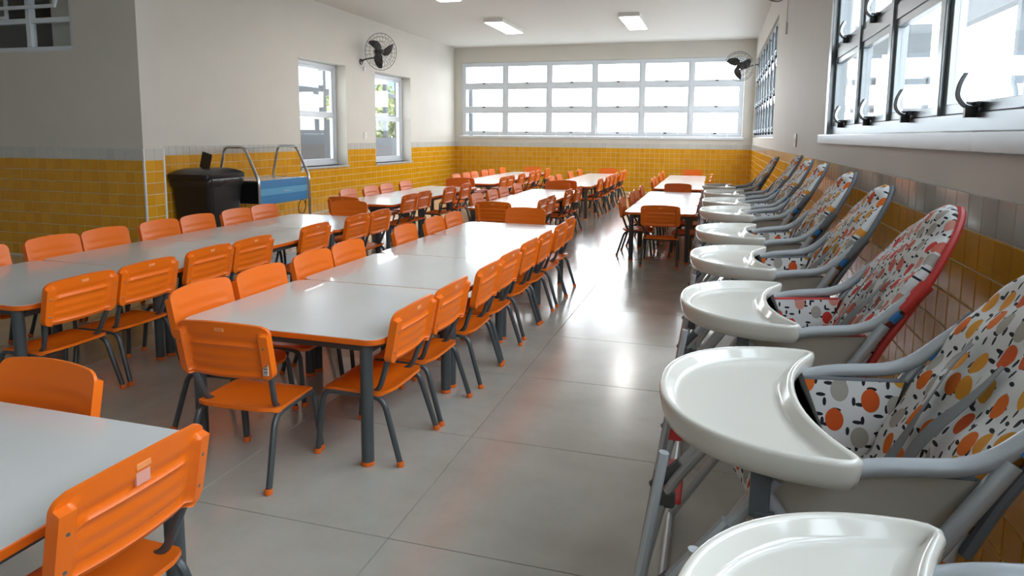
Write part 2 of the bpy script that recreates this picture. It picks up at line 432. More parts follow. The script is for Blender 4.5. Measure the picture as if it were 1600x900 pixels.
def latch(parent, base, inward, along, s=1.0):
    """curved lever with a black catch, standing on the bottom rail of a sash"""
    b = Vector(base); n = Vector(inward); a = Vector(along); z = Vector((0, 0, 1))
    p = [b+n*0.012*s, b+n*0.035*s+z*0.004*s, b+n*0.055*s+z*0.03*s, b+n*0.050*s+z*0.065*s-a*0.004*s, b+n*0.03*s+z*0.10*s-a*0.02*s]
    h = part('handle', MB().tube(rnd(p, 0.02*s), 0.0115*s, 8), ALU, parent, smooth=True)
    M = MB(); 
    for (p0, p1, d0, d1, q0, q1) in ((-0.011, 0.011, 0.0, 0.036, -0.035, 0.014), (0.011, 0.04, 0.0, 0.014, -0.004, 0.014)):
        vs = [b+a*x*s+n*d*s+z*q*s for q in (q0, q1) for x, d in ((p0, d0), (p1, d0), (p1, d1), (p0, d1))]
        M.add(vs, [(3, 2, 1, 0), (4, 5, 6, 7), (0, 1, 5, 4), (1, 2, 6, 5), (2, 3, 7, 6), (3, 0, 4, 7)])
    part('catch', M, DARKP, parent, bevel=0.002)

def grid_window(name, label, put, inward, along, A, Z, fm, fw, sw, ls, openset=(), frame_d=(0.03, 0.09), edge=0.05):
    """A: column lines, Z: row lines"""
    root = thing(name, label, None, kind='structure')
    part('window_frame', ring_frame(A[0]-edge*0.5, A[-1]+edge*0.5, Z[0]-edge*0.5, Z[-1]+edge*0.5, edge*0.5+fw*0.5, put, *frame_d), fm, root, bevel=0.003)
    for a in A[1:-1]: part('mullion', bar(put, a-fw/2, a+fw/2, frame_d[0]-0.01, frame_d[1], Z[0]+fw/2, Z[-1]-fw/2), fm, root, bevel=0.003)
    for z in Z[1:-1]:
        for i in range(len(A)-1):
            part('transom', bar(put, A[i]+fw/2, A[i+1]-fw/2, frame_d[0], frame_d[1], z-fw*0.6, z+fw*0.6), fm, root, bevel=0.003)
    for i in range(len(A)-1):
        for j in range(len(Z)-1):
            a0, a1 = A[i]+fw/2+0.001, A[i+1]-fw/2-0.001; z0, z1 = Z[j]+fw*0.6+0.001, Z[j+1]-fw*0.6-0.001
            if j == 0: z0 = Z[j]+fw/2+0.001
            if j == len(Z)-2: z1 = Z[-1]-fw/2-0.001
            tilt = 0.10 if (i, j) in openset else 0.0
            def put2(a, d, z, z0=z0, z1=z1, tilt=tilt): return put(a, d+(z1-z)*tilt, z)
            sa = part('sash', ring_frame(a0, a1, z0, z1, sw, put2, frame_d[0]+0.006, frame_d[1]-0.02), fm, root, bevel=0.002)
            part('pane', bar(put2, a0+sw-0.004, a1-sw+0.004, 0.055, 0.060, z0+sw-0.004, z1-sw+0.004), GLASS, sa)
            b = put2((a0+a1)/2, frame_d[0]+0.004, z0+sw*0.5)
            if ls > 0.5: latch(sa, b, inward, along, ls)
            else:
                part('catch', bar(put2, (a0+a1)/2-0.03, (a0+a1)/2+0.03, frame_d[0]-0.02, frame_d[0]+0.006, z0+0.004, z0+0.03), DARKP, sa)
    return root
put_r = lambda a, d, z: Vector((XR+d, a, z))
put_b = lambda a, d, z: Vector((a, YB+d, z))
A1 = [W1[1]-0.03]+[5.20-0.78*k for k in range(1, 9)]+[W1[0]+0.03]
A1 = [5.30, 4.46, 3.68, 2.88, 2.10, 1.32, 0.54, -0.24, -1.02, -1.76]
win1 = grid_window('window_1', 'large aluminium window with lever handles on the near right wall', put_r, (-1, 0, 0), (0, -1, 0), A1, [1.355, 1.885, 2.43, 2.97], ALU, 0.06, 0.035, 1.0, edge=0.06)
part('jamb_liner', bar(put_r, 5.335, 5.44, 0.0, 0.12, 1.325, 3.0), ALU, win1, bevel=0.003)
part('window_sill', bar(put_r, W1[0]-0.05, 5.50, -0.035, 0.16, 1.262, 1.325), mat('sill_aluminium', (0.22, 0.235, 0.245), 0.22, metal=0.5), win1, bevel=0.004)
win2 = grid_window('window_2', 'aluminium window on the far end of the right wall', put_r, (-1, 0, 0), (0, -1, 0), [10.36+k*0.692 for k in range(9)], [1.33, 1.875, 2.42, 2.97], ALU, 0.06, 0.035, 0.8, edge=0.05)
win3 = grid_window('window_3', 'long white window band of six bays on the back wall', put_b, (0, -1, 0), (1, 0, 0), [-6.11+k*1.1 for k in range(7)], [1.33, 1.925, 2.50, 3.04], WFRAME, 0.075, 0.035, 0.4, openset={(3, 0)}, edge=0.05)
part('window_sill', bar(put_b, WB[0]-0.05, WB[1]+0.05, -0.03, 0.12, 1.245, 1.30), WFRAME, win3, bevel=0.003)
# left sash windows
put_l = lambda a, d, z: Vector((XL-d, a, z))
for k, (nm, W, lb) in enumerate((('window_4', WL1, 'white sash window nearer the serving cart on the left wall'), ('window_5', WL2, 'white sash window below the fan on the left wall'))):
    r = thing(nm, lb, None, kind='structure')
    a0, a1, z0, z1 = W
    part('window_frame', ring_frame(a0+0.002, a1-0.002, z0+0.002, z1-0.002, 0.06, put_l, 0.20, 0.28), WFRAME, r, bevel=0.003)
    zm = (z0+z1)/2-0.02
    for s_, (q0, q1) in enumerate(((z0+0.062, zm+0.02), (zm+0.022, z1-0.062))):
        sa = part('sash', ring_frame(a0+0.063, a1-0.063, q0, q1, 0.05, put_l, 0.215+0.01*s_, 0.24+0.01*s_), WFRAME, r, bevel=0.002)
        part('pane', bar(put_l, a0+0.11, a1-0.11, 0.228, 0.232, q0+0.046, q1-0.046), GLASS, sa)
    part('window_sill', bar(put_l, a0-0.03, a1+0.03, -0.03, 0.34, z0-0.035, z0), mat('grey_sill_%d' % k, (0.42, 0.43, 0.43), 0.4), r, bevel=0.004)
# partition window (upper left)
put_d = lambda a, d, z: Vector((a, YD+d, z))
r = thing('window_6', 'small window with an open hopper pane high in the shaded partition', None, kind='structure')
part('window_frame', ring_frame(-8.298, -6.122, 2.102, 2.998, 0.045, put_d, 0.02, 0.08), WFRAME, r, bevel=0.003)
for a in (-7.57, -6.70): part('mullion', bar(put_d, a-0.03, a+0.03, 0.015, 0.08, 2.148, 2.952), WFRAME, r, bevel=0.003)
for a0, a1 in ((-8.252, -7.601), (-7.539, -6.731), (-6.669, -6.168)):
    part('transom', bar(put_d, a0, a1, 0.02, 0.08, 2.38, 2.43), WFRAME, r, bevel=0.003)
    part('pane', bar(put_d, a0, a1, 0.05, 0.054, 2.15, 2.379), GLASS, r)
def putt(a, d, z): return put_d(a, d-(2.95-z)*0.0-(2.95-z)*0.34, z)
sa = part('sash', ring_frame(-6.98, -6.17, 2.49, 2.95, 0.035, putt, 0.02, 0.045), WFRAME, r, bevel=0.002)
part('pane', bar(putt, -6.948, -6.202, 0.03, 0.034, 2.522, 2.918), GLASS, sa)
sa = part('sash', ring_frame(-7.535, -7.0, 2.435, 2.95, 0.03, put_d, 0.03, 0.055), WFRAME, r, bevel=0.002)
part('pane', bar(put_d, -7.51, -7.03, 0.04, 0.044, 2.46, 2.92), GLASS, sa)

# ================================================================= OUTSIDE
gnd = part('ground', MB().box(-60, 60, -30, 80, -0.5, -0.2), CONC); gnd['kind'] = 'structure'; gnd['label'] = 'pale paved ground outside the windows'
DGREY = mat('dark_grey_metal', (0.014, 0.018, 0.022), 0.5)
MGREY = mat('mid_grey_panel', (0.035, 0.040, 0.046), 0.6, var=0.08, vscale=2)
LGREY = mat('light_render', (0.62, 0.64, 0.66), 0.8, var=0.05, vscale=1)
STEELB = mat('steel_blue_metal', (0.065, 0.085, 0.10), 0.6)
BROOF = mat('blue_roof', (0.04, 0.20, 0.50), 0.5)
LEAF = mat('leaf_green', (0.14, 0.16, 0.05), 0.7, var=0.4, vscale=3)
BARK = mat('bark', (0.12, 0.09, 0.06), 0.9)
# grid gate outside the first left window
def gate(name, label, x, y0, y1, solid_to, ny, nz, ztop, bw=0.10):
    t = thing(name, label, 'gate', (x, (y0+y1)/2, -0.2))
    L = (y1-y0)/2
    part('solid_panel', MB().box(-0.03, 0.03, -L, L, 0.05, solid_to+0.2), MGREY, t, bevel=0.004)
    for k in range(ny+1):
        q = -L+2*L*k/ny
        part('post', MB().box(-0.05, 0.05, q-bw/2, q+bw/2, solid_to+0.2, ztop+0.2), DGREY, t)
    for k in range(1, nz+1):
        z = solid_to+0.2+(ztop-solid_to)*k/nz
        part('rail', MB().box(-0.045, 0.045, -L, L, z-bw/2, z+bw/2), DGREY, t)
    return t
gate('grid_gate', 'dark grey grid gate outside the left window nearer the cart', -8.3, 11.2, 15.3, 1.62, 4, 3, 3.4, 0.14)
gate('grid_gate', 'bluish grey solid gate outside the left window under the fan', -8.6, 15.4, 19.6, 1.22, 6, 3, 2.9, 0.10)
t = thing('blue_roofed_shed', 'low shed with a blue roof seen through the left window grid', 'building', (-22, 30, -0.2))
part('wall', MB().box(-7, 7, -5, 5, 0, 3.2), LGREY, t)
part('roof', MB().add([(-8, -6, 3.2), (8, -6, 3.2), (8, 6, 3.2), (-8, 6, 3.2), (-8, 0, 4.6), (8, 0, 4.6)], [(0, 1, 5, 4), (2, 3, 4, 5), (0, 4, 3), (1, 2, 5), (0, 3, 2, 1)]), BROOF, t)
def tree(x, y, h, w, label):
    t = thing('tree', label, 'tree', (x, y, -0.2))
    part('trunk', MB().tube([(0, 0, 0), (0.05, 0, h*0.3), (-0.03, 0.04, h*0.6), (0, 0, h*0.85)], [0.12, 0.1, 0.07, 0.03], 8), BARK, t, smooth=True)
    mb = MB(); rr = random.Random(int(x*10+y))
    for k in range(1400):
        a = rr.uniform(0, 2*PI); e = rr.uniform(-1, 1); q = rr.uniform(0.35, 1)**0.5
        c = Vector((math.cos(a)*math.sqrt(1-e*e)*w*q, math.sin(a)*math.sqrt(1-e*e)*w*q, h*0.68+e*h*0.34*q))
        u = Vector((rr.gauss(0, 1), rr.gauss(0, 1), rr.gauss(0, 1))).normalized(); v = u.orthogonal().normalized()
        s = rr.uniform(0.07, 0.16)
        mb.add([c-u*s, c+v*s*0.45, c+u*s, c-v*s*0.45], [(0, 1, 2, 3)])
    o = part('foliage', mb, LEAF, t); o['kind'] = 'stuff'
tree(-12.5, 22.5, 3.6, 1.5, 'green leafy tree outside the left window under the fan')
tree(-10.4, 21.2, 2.6, 0.8, 'smaller green tree beside the leafy one outside the fan window')
tree(6.2, 3.6, 2.4, 0.9, 'pale green bush outside the near right window')
# neighbouring wing on the right with a canopy and square openings
t = thing('walkway_canopy', 'grey edge of a covered walkway seen through the near right window', 'canopy', (4.0, 11.5, -0.2))
part('fascia', MB().box(0, 0.18, -3.5, 3.6, 3.48, 4.4), STEELB, t)
for k in range(3): part('column', MB().box(0.02, 0.16, -3.4+k*3.4, -3.26+k*3.4, 0, 3.48), STEELB, t)
t = thing('neighbouring_block', 'grey open-sided block with horizontal rails beyond the near right window', 'building', (4.3, 20.0, -0.2))
part('gable', MB().box(-1.0, 0.8, 0, 0.4, 3.7, 4.4).box(-1.0, -0.3, 0, 0.4, 3.4, 3.7).box(0.2, 0.8, 0, 0.4, 3.5, 3.7), STEELB, t)
for z in (2.88, 2.12): 
    part('rail', MB().box(-1.3, -0.4, 0, 0.1, z, z+0.16), STEELB, t); part('rail', MB().box(0.1, 0.8, 0, 0.1, z, z+0.16), STEELB, t)
for x in (-1.3, -0.5, 0.75): part('column', MB().box(x, x+0.10, 0, 0.3, 0, 3.5), STEELB, t)
# corrugated fence behind the back window
t = thing('sheet_metal_fence', 'pale corrugated metal fence beyond the back window', 'fence', (-4.6, 23.5, -0.2))
for k in range(22):
    x = -6+k*0.52; z = 3.05-0.045*k
    part('fence_panel', MB().box(x, x+0.46, -0.02-0.05*(k % 2), 0.03-0.05*(k % 2), 0, z), LGREY, t)
t = thing('gate_post_frame', 'grey steel post pair behind the leftmost back window bay', 'post', (-7.6, 19.4, -0.2))
part('post', MB().box(0.45, 0.55, -0.05, 0.05, 0, 2.9), MGREY, t); part('post', MB().box(-0.35, -0.15, -0.05, 0.05, 0, 2.9), LGREY, t)
part('crossbar', MB().box(-0.15, 0.45, -0.04, 0.04, 2.55, 2.75), LGREY, t)

# ================================================================= TABLES
ZTAB = 0.52
def rrect(w, d, r, n=6):
    out = []
    for cx, cyy, a0 in ((w/2-r, d/2-r, 0), (-w/2+r, d/2-r, PI/2), (-w/2+r, -d/2+r, PI), (w/2-r, -d/2+r, 1.5*PI)):
        out += [(cx+r*math.cos(a0+PI/2*k/n), cyy+r*math.sin(a0+PI/2*k/n)) for k in range(n+1)]
    return out
def make_table(w, d):
    t = thing('school_table', '', 'table')
    def ring(w_, d_, r, z): return [(x, y, z) for x, y in rrect(w_, d_, r)]
    part('edge_band', MB().loft([ring(w-0.012, d-0.012, 0.064, ZTAB-0.026), ring(w, d, 0.07, ZTAB-0.021), ring(w, d, 0.07, ZTAB-0.004), ring(w-0.004, d-0.004, 0.068, ZTAB-0.0015)]), ORANGE_EDGE, t, smooth=True)
    part('tabletop', MB().loft([ring(w-0.006, d-0.006, 0.067, ZTAB-0.003), ring(w-0.006, d-0.006, 0.067, ZTAB)]), LAMINATE, t)
    part('apron', ring_frame(-w/2+0.06, w/2-0.06, -d/2+0.06, d/2-0.06, 0.02, lambda a, dd, z: Vector((a, z, dd)), ZTAB-0.066, ZTAB-0.027), STEEL, t)
    for sx_ in (-1, 1):
        for sy_ in (-1, 1):
            x, y = sx_*(w/2-0.075), sy_*(d/2-0.037)
            lg = part('leg', MB().tube([(x, y, ZTAB-0.027), (x, y, 0.012)], 0.025, 14), STEEL, t, smooth=True)
            part('foot_cap', MB().lathe([(0.020, 0), (0.0265, 0.003), (0.0265, 0.016), (0.0255, 0.018)], 14, (x, y, 0)), ORANGE_EDGE, lg, smooth=True)
    return t
ORD = ['first', 'second', 'third', 'fourth', 'fifth', 'sixth', 'seventh', 'eighth']
used_proto = {}
def place_table(w, d, x, y, rz, label, group):
    k = (w, d)
    if k not in used_proto: o = used_proto[k] = make_table(w, d)
    else: o = copy_tree(used_proto[k])
    o.location = (x, y, 0); o.rotation_euler = (0, 0, rz); tag(o, label, 'table', group)
    return o
rows = {  # x0, x1, y0, length, n, name
    'front central table row': (-2.135, -1.195, 2.255, 0.885, 4),
    'front left table row': (-3.96, -2.95, 2.22, 0.885, 4),
    'middle central table row': (-2.58, -1.86, 6.88, 0.95, 3),
    'far central table row': (-2.58, -1.86, 10.50, 0.95, 4),
    'middle left table row': (-4.24, -3.44, 6.85, 0.95, 3),
    'far left table row': (-4.24, -3.44, 10.45, 0.95, 4),
    'middle right table row': (-0.90, -0.18, 7.10, 0.95, 3),
    'far right table row': (-0.90, -0.18, 10.52, 0.95, 4),
}
for nm, (x0, x1, y0, L, n) in rows.items():
    for k in range(n):
        place_table(round(x1-x0, 3), L-0.004, (x0+x1)/2, y0+L*(k+0.5), random.uniform(-0.003, 0.003),
                    'white table with orange edge, %s from near end of %s' % (ORD[k], nm), 'tables of the '+nm)
place_table(0.96, 0.885, -1.735, 0.955, 0.0, 'white table with orange edge cut off by the lower left picture corner', None)

# ================================================================= CHAIRS
def make_chair():
    t = thing('school_chair', '', 'chair')
    for s in (-1, 1):
        x = s*0.163
        # front leg + side rail + rear leg : one bent tube per side
        part('side_frame', MB().tube(rnd([(x+s*0.014, 0.178, 0.008), (x+s*0.002, 0.150, 0.272), (x, -0.115, 0.268), (x+s*0.016, -0.195, 0.008)], 0.05, 6), 0.0118, 10), STEEL, t, smooth=True)
        part('back_post', MB().tube(rnd([(x-s*0.020, 0.02, 0.266), (x-s*0.018, -0.085, 0.275), (x+s*0.012, -0.1610, 0.48), (x+s*0.012, -0.1770, 0.56)], 0.05, 5), 0.0112, 10), STEEL, t, smooth=True)
        for yy, zz, xx in ((0.178, 0, x+s*0.014), (-0.1955, 0, x+s*0.016)):
            part('foot_cap', MB().lathe([(0.011, 0), (0.0148, 0.003), (0.0145, 0.020), (0.013, 0.022)], 10, (xx, yy, zz)), ORANGE_EDGE, t, smooth=True)
    part('crossbar', MB().tube([(-0.165, 0.10, 0.267), (0.165, 0.10, 0.267)], 0.009, 8).tube([(-0.165, -0.08, 0.267), (0.165, -0.08, 0.267)], 0.009, 8), STEEL, t, smooth=True)
    def sp_(x, v):
        y = -0.145+v
        z = 0.290-0.012*(1-(x/0.18)**2)*math.exp(-((y+0.02)/0.11)**2) - (0.018*max(0, (v-0.24)/0.07)**2) + 0.010*max(0, (0.05-v)/0.05)
        return Vector((x, y, z))
    part('seat', panel(0.345, 0.315, 0.055, 14, 14, sp_, lambda x, v: Vector((0, 0, -0.013-0.006*(abs(x) > 0.165)))), ORANGE, t, smooth=True, ang=50)
    H = 0.198; Zb = 0.418; lean = 0.26
    def bp_(x, v):
        cur = 0.026*(1-(x/0.2)**2)
        z = Zb+v+0.014*(1-(x/0.2)**2)*(v/H)-0.006*(1-(x/0.2)**2)*(1-v/H)
        front = 0.0015*math.cos(2*PI*v/0.045) if abs(x) < 0.16 and 0.03 < v < 0.15 else 0
        return Vector((x, -0.131-0.20*v-cur*0.8+front, z))
    def bt_(x, v):
        th = 0.011
        if abs(x) < 0.148 and v < 0.155: th += -0.005+0.0085*max(0, math.cos(PI*(v-0.012)/0.036))**6 if False else -0.005+0.0085*abs(math.cos(PI*(v-0.012)/0.036))**5
        if abs(x) > 0.153 and v < 0.175: th += 0.020
        return Vector((0, -th, -0.002))
    bk = part('backrest', panel(0.386, H, 0.03, 26, 22, bp_, bt_), ORANGE, t, smooth=True, ang=60)
    for s in (-1, 1):
        for v in (0.045, 0.125):
            q = bp_(s*0.173, v)
            M = Matrix.Translation(q+Vector((0, -0.0295, -0.002))) @ Matrix.Rotation(PI/2, 4, 'X')
            mb = MB().lathe([(0.0055, -0.001), (0.0055, 0.001), (0.003, 0.0025)], 10); mb.v = [tuple(M @ Vector(a)) for a in mb.v]
            part('rivet', mb, ALU, bk, smooth=True)
    q = bp_(0.0, 0.172)
    e = MB().box(-0.019, 0.019, q.y-0.0135, q.y-0.0085, q.z-0.008, q.z+0.007)
    part('emblem', e, mat('embossed_emblem', (0.86, 0.30, 0.10), 0.4), bk, bevel=0.002)
    return t
chair0 = make_chair(); first = [True]
def chair(x, y, rz, label, group):
    """x,y of chair centre; rz=0 faces +y"""
    if first[0]: o = chair0; first[0] = False
    else: o = copy_tree(chair0)
    o.location = (x, y, 0); o.rotation_euler = (0, 0, rz+random.uniform(-0.012, 0.012)); tag(o, label, 'chair', group)
    return o
def side(nm, which, xb, ys_, rz):
    x0, x1, y0, L, n = rows[nm]; out = []
    for y in ys_:                       # keep every seat clear of the table legs
        k = max(0, min(n-1, int((y-y0)/L))); lo, hi = y0+k*L+0.2415, y0+(k+1)*L-0.2415
        y = max(lo, min(hi, y))
        if out and y-out[-1] < 0.401:
            y = min(hi, out[-1]+0.401)
            if y-out[-1] < 0.401: out[-1] = y-0.401
        out.append(y)
    ys_ = out
    for k, y in enumerate(ys_):
        chair(xb+random.uniform(-0.012, 0.012), y, rz, 'orange chair, %s from near end, %s side of %s' % (ORD[k], which, nm), 'chairs on the %s side of the %s' % (which, nm))
# right-side chairs face -x (rz=+pi/2), left-side chairs face +x (rz=-pi/2)
side('front central table row', 'right', -1.325, [2.47, 2.92, 3.37, 3.83, 4.27, 4.72, 5.2, 5.62], PI/2)
side('front central table row', 'left', -2.03, [2.53, 2.96, 3.42, 3.80, 4.62, 5.12, 5.50], -PI/2)
side('front left table row', 'right', -3.06, [2.44, 2.88, 3.36, 3.80, 4.47, 5.12, 5.56], PI/2)
side('front left table row', 'left', -3.95, [2.86, 3.40, 3.80, 4.26, 4.68, 5.2, 5.6], -PI/2)
side('middle central table row', 'right', -1.96, [7.15, 7.56, 8.55, 9.1], PI/2)
side('middle central table row', 'left', -2.50, [7.5, 7.93, 8.78, 9.2], -PI/2)
side('far central table row', 'right', -1.96, [11.0, 11.5, 12.2, 12.8, 13.4, 13.95], PI/2)
side('far central table row', 'left', -2.49, [11.3, 11.8, 12.8, 13.8], -PI/2)
side('middle left table row', 'right', -3.53, [7.12, 7.6, 8.35, 8.9], PI/2)
side('middle left table row', 'left', -4.17, [7.48, 8.02, 8.6, 9.1], -PI/2)
side('far left table row', 'right', -3.53, [10.85, 11.35, 11.8, 12.4, 13.2, 13.8], PI/2)
side('far left table row', 'left', -4.17, [11.1, 11.6, 12.05, 12.7, 13.15, 13.8], -PI/2)
side('middle right table row', 'left', -0.80, [7.6, 8.2, 8.85, 9.5], -PI/2)
side('middle right table row', 'right', -0.26, [7.5, 8.3, 9.2], PI/2)
side('far right table row', 'left', -0.80, [11.2, 11.8, 12.8, 13.7], -PI/2)
side('far right table row', 'right', -0.26, [11.2, 12.2, 13.2], PI/2)
ch_end = chair(-1.690, 2.17, 0.03, 'orange chair with barcode sticker, from behind, near end of front central table row', None)
E1 = chair(-1.70, 5.97, PI, 'orange chair facing us at the far end of front central table row', None)
chair(-2.18, 6.79, 0.02, 'orange chair seen from behind, near end of middle central table row', None)
chair(-2.27, 9.80, PI, 'orange chair facing us at the far end of middle central table row', None)
chair(-2.22, 10.42, 0, 'orange chair seen from behind, near end of far central table row', None)
chair(-2.2, 14.35, PI, 'orange chair facing us at the far end of far central table row', None)
chair(-3.54, 5.96, PI+0.12, 'orange chair facing us at the far end of front left table row', None)
chair(-3.86, 6.72, -0.03, 'orange chair seen from behind, near end of middle left table row', None)
chair(-3.86, 9.77, PI, 'orange chair facing us at the far end of middle left table row', None)
chair(-3.86, 10.35, 0, 'orange chair seen from behind, near end of far left table row', None)
chair(-3.82, 14.2, PI, 'orange chair facing us at the far end of far left table row', None)
chair(-0.51, 7.02, 0.02, 'orange chair seen from behind, near end of middle right table row', None)
chair(-0.52, 10.0, PI, 'orange chair facing us at the far end of middle right table row', None)
chair(-0.46, 14.4, PI, 'orange chair facing us at the far end of far right table row', None)
near = chair(-1.335, 1.095, PI/2-0.02, 'orange chair with pale pink sticker on its back, at the lower left table', None)
chair(-1.87, 1.29, PI-0.03, 'orange chair facing us behind the lower left table', None)
near.rotation_euler = (0, 0, PI/2-0.02)
# stickers
def bp0(x, v):
    cur = 0.026*(1-(x/0.2)**2); return Vector((x, -0.131-0.20*v-cur*0.8, 0.418+v+0.014*(1-(x/0.2)**2)*v/0.198))
q0 = bp0(0, 0.145); q1 = bp0(0.18, 0.06)
bkn = [c for c in near.children if c.name.startswith('backrest')][0]
part('sticker', MB().box(-0.018, 0.018, q0.y-0.0145, q0.y-0.009, q0.z-0.014, q0.z+0.014), mat('pink_sticker', (0.75, 0.35, 0.28), 0.5), bkn, label='pale pink rectangular sticker')
bke = [c for c in ch_end.children if c.name.startswith('backrest')][0]
part('barcode_sticker', MB().box(0.163, 0.183, q1.y-0.0315, q1.y-0.028, 0.44, 0.498), WHITEP, bke, label='white sticker with black bars')
mb = MB()
for k in range(9): mb.box(0.165, 0.181, q1.y-0.0322, q1.y-0.031, 0.443+k*0.006, 0.443+k*0.006+(0.0035 if k % 2 else 0.002))
part('barcode_lines', mb, DARKP, bke)

# ================================================================= HIGH CHAIRS
def tray_outline():
    """closed outline, local (x,y), front at -x; wall side concave"""
    pts = []
    for k in range(41):             # front arc from near tip to far tip
        a = -PI/2 - PI*k/40
        # superellipse: half width .272, depth .27 around x=.19
        ca, sa_ = math.cos(a), math.sin(a)
        ex = 0.92
        x = 0.185-0.27*abs(ca)**ex; y = 0.272*(1 if sa_ > 0 else -1)*abs(sa_)**0.86
        pts.append((x, y))
    # far tip (0.185, .272) then rounded to tip point and concave arc back
    tip = [(0.205, 0.268), (0.218, 0.255), (0.216, 0.238)]
    pts += tip
    for k in range(1, 20):
        t = k/20; y = 0.238*(1-2*t)
        x = 0.216-0.060*(1-abs(y/0.238)**2.2)
        pts.append((x, y))
    pts += [(x, -y) for x, y in tip[::-1]]
    return pts
def inset(pts, d):
    n = len(pts); out = []
    ar = sum(pts[i][0]*pts[(i+1) % n][1]-pts[(i+1) % n][0]*pts[i][1] for i in range(n))
    sg = 1 if ar > 0 else -1
    for i in range(n):
        a = Vector((*pts[i-1], 0)); b = Vector((*pts[i], 0)); c = Vector((*pts[(i+1) % n], 0))
        t = ((b-a).normalized()+(c-b).normalized())
        if t.length < 1e-6: t = c-b
        t.normalize(); nn = Vector((-t.y, t.x, 0))*sg
        p = b+nn*d; out.append((p.x, p.y))
    return out
def make_highchair(fabric, pipe, sleeve):
    t = thing('high_chair', '', 'high chair')
    Z = 0.85
    # tray
    o = tray_outline(); mb = MB()
    lv = [(0.035, Z-0.050), (0.018, Z-0.050), (0.010, Z-0.046), (0.005, Z-0.032), (0.001, Z-0.008), (0.002, Z-0.003), (0.005, Z), (0.011, Z), (0.015, Z-0.003), (0.024, Z-0.018), (0.030, Z-0.0225), (0.040, Z-0.024)]
    mb.loft([[(x, y, z) for x, y in inset(o, d)] for d, z in lv])
    part('tray', mb, TRAY, t, smooth=True, ang=60)
    fr = []
    W = 0.215
    for s in (-1, 1):
        y = s*W
        top = [(0.165, y, Z-0.052), (0.235, y, Z-0.026), (0.375, y, Z-0.008), (0.488, y*0.985, 0.953)]
        fr.append(part('arm_tube', MB().tube(rnd(top, 0.05, 6), 0.0135, 12), TUBE, t, smooth=True))
        part('tube_sleeve', MB().tube([(0.443, y*1.0, 0.897), (0.495, y*0.985, 0.962)], 0.0165, 12), sleeve, t, smooth=True)
        part('sticker', MB().tube([(0.420, y*1.0, 0.869), (0.438, y*1.0, 0.891)], 0.0142, 12), BLUES, t, smooth=True, label='blue sticker wrapped on the tube')
        # crossing leg from back bend to the front floor
        part('front_leg', MB().tube([(0.408, y*1.03, Z+0.008), (-0.10, y*1.18, 0.012)], 0.0135, 12), TUBE, t, smooth=True)
        part('rear_leg', MB().tube([(0.085, y*0.95, 0.765), (0.13, y*0.97, 0.70), (0.46, y*1.0, 0.012)], 0.0135, 12), TUBE, t, smooth=True)
        part('footrest_tube', MB().tube(rnd([(0.11, y*0.94, Z-0.07), (-0.078, y*0.90, 0.52), (-0.12, y*0.88, 0.33), (-0.125, y*0.5, 0.27)], 0.05, 5), 0.0115, 10), TUBE, t, smooth=True)
        part('brace', MB().tube([(-0.06, y*0.97, Z-0.05), (-0.095, y*0.96, 0.56)], 0.0085, 8), TUBE, t, smooth=True)
        part('brace_sleeve', MB().tube([(-0.105, y*0.965, 0.52), (-0.045, y*0.965, 0.585)], 0.0135, 10), GREYP, t, smooth=True)
        part('upper_brace', MB().tube([(-0.045, y*0.965, 0.585), (0.04, y*0.965, 0.70)], 0.010, 8), TUBE, t, smooth=True)
        part('joint_guard', MB().box(-0.105, -0.055, y*0.9-0.012, y*0.9+0.012, 0.485, 0.525), sleeve if sleeve is REDP else GREYP, t, bevel=0.008)
        part('tray_bracket', MB().box(0.070, 0.100, y*1.05-0.003, y*1.05+0.003, 0.725, 0.80).box(0.078, 0.108, y*1.05-0.006, y*1.05+0.006, 0.705, 0.735), GREYP, t, bevel=0.002)
    # top bow of the back frame
    def hw(s): # half width of back cover at fraction s 0..1 (bottom to top)
        return 0.20 if s < 0.35 else 0.20*math.sqrt(max(0.0, 1-((s-0.35)/0.66)**2.3))
    # profile of the whole cloth: seat front -> seat back -> top
    prof = [(0.085, 0.585), (0.10, 0.625), (0.17, 0.628), (0.27, 0.618), (0.325, 0.640), (0.352, 0.70), (0.395, 0.80), (0.47, 0.93), (0.545, 1.06), (0.592, 1.135)]
    P = rnd([(x, 0, z) for x, z in prof], 0.03, 3)
    # resample
    L = [0]
    for i in range(1, len(P)): L.append(L[-1]+(P[i]-P[i-1]).length)
    def at(q):
        q = max(0, min(L[-1], q))
        for i in range(1, len(L)):
            if q <= L[i]: f = (q-L[i-1])/max(1e-9, L[i]-L[i-1]); return P[i-1].lerp(P[i], f)
        return P[-1]
    N, K = 60, 22; sb = 0.32      # distance where the back starts
    rr = random.Random(3)
    ph = [rr.uniform(0, 6) for _ in range(6)]
    F, B, UV, ROW = [], [], [], []
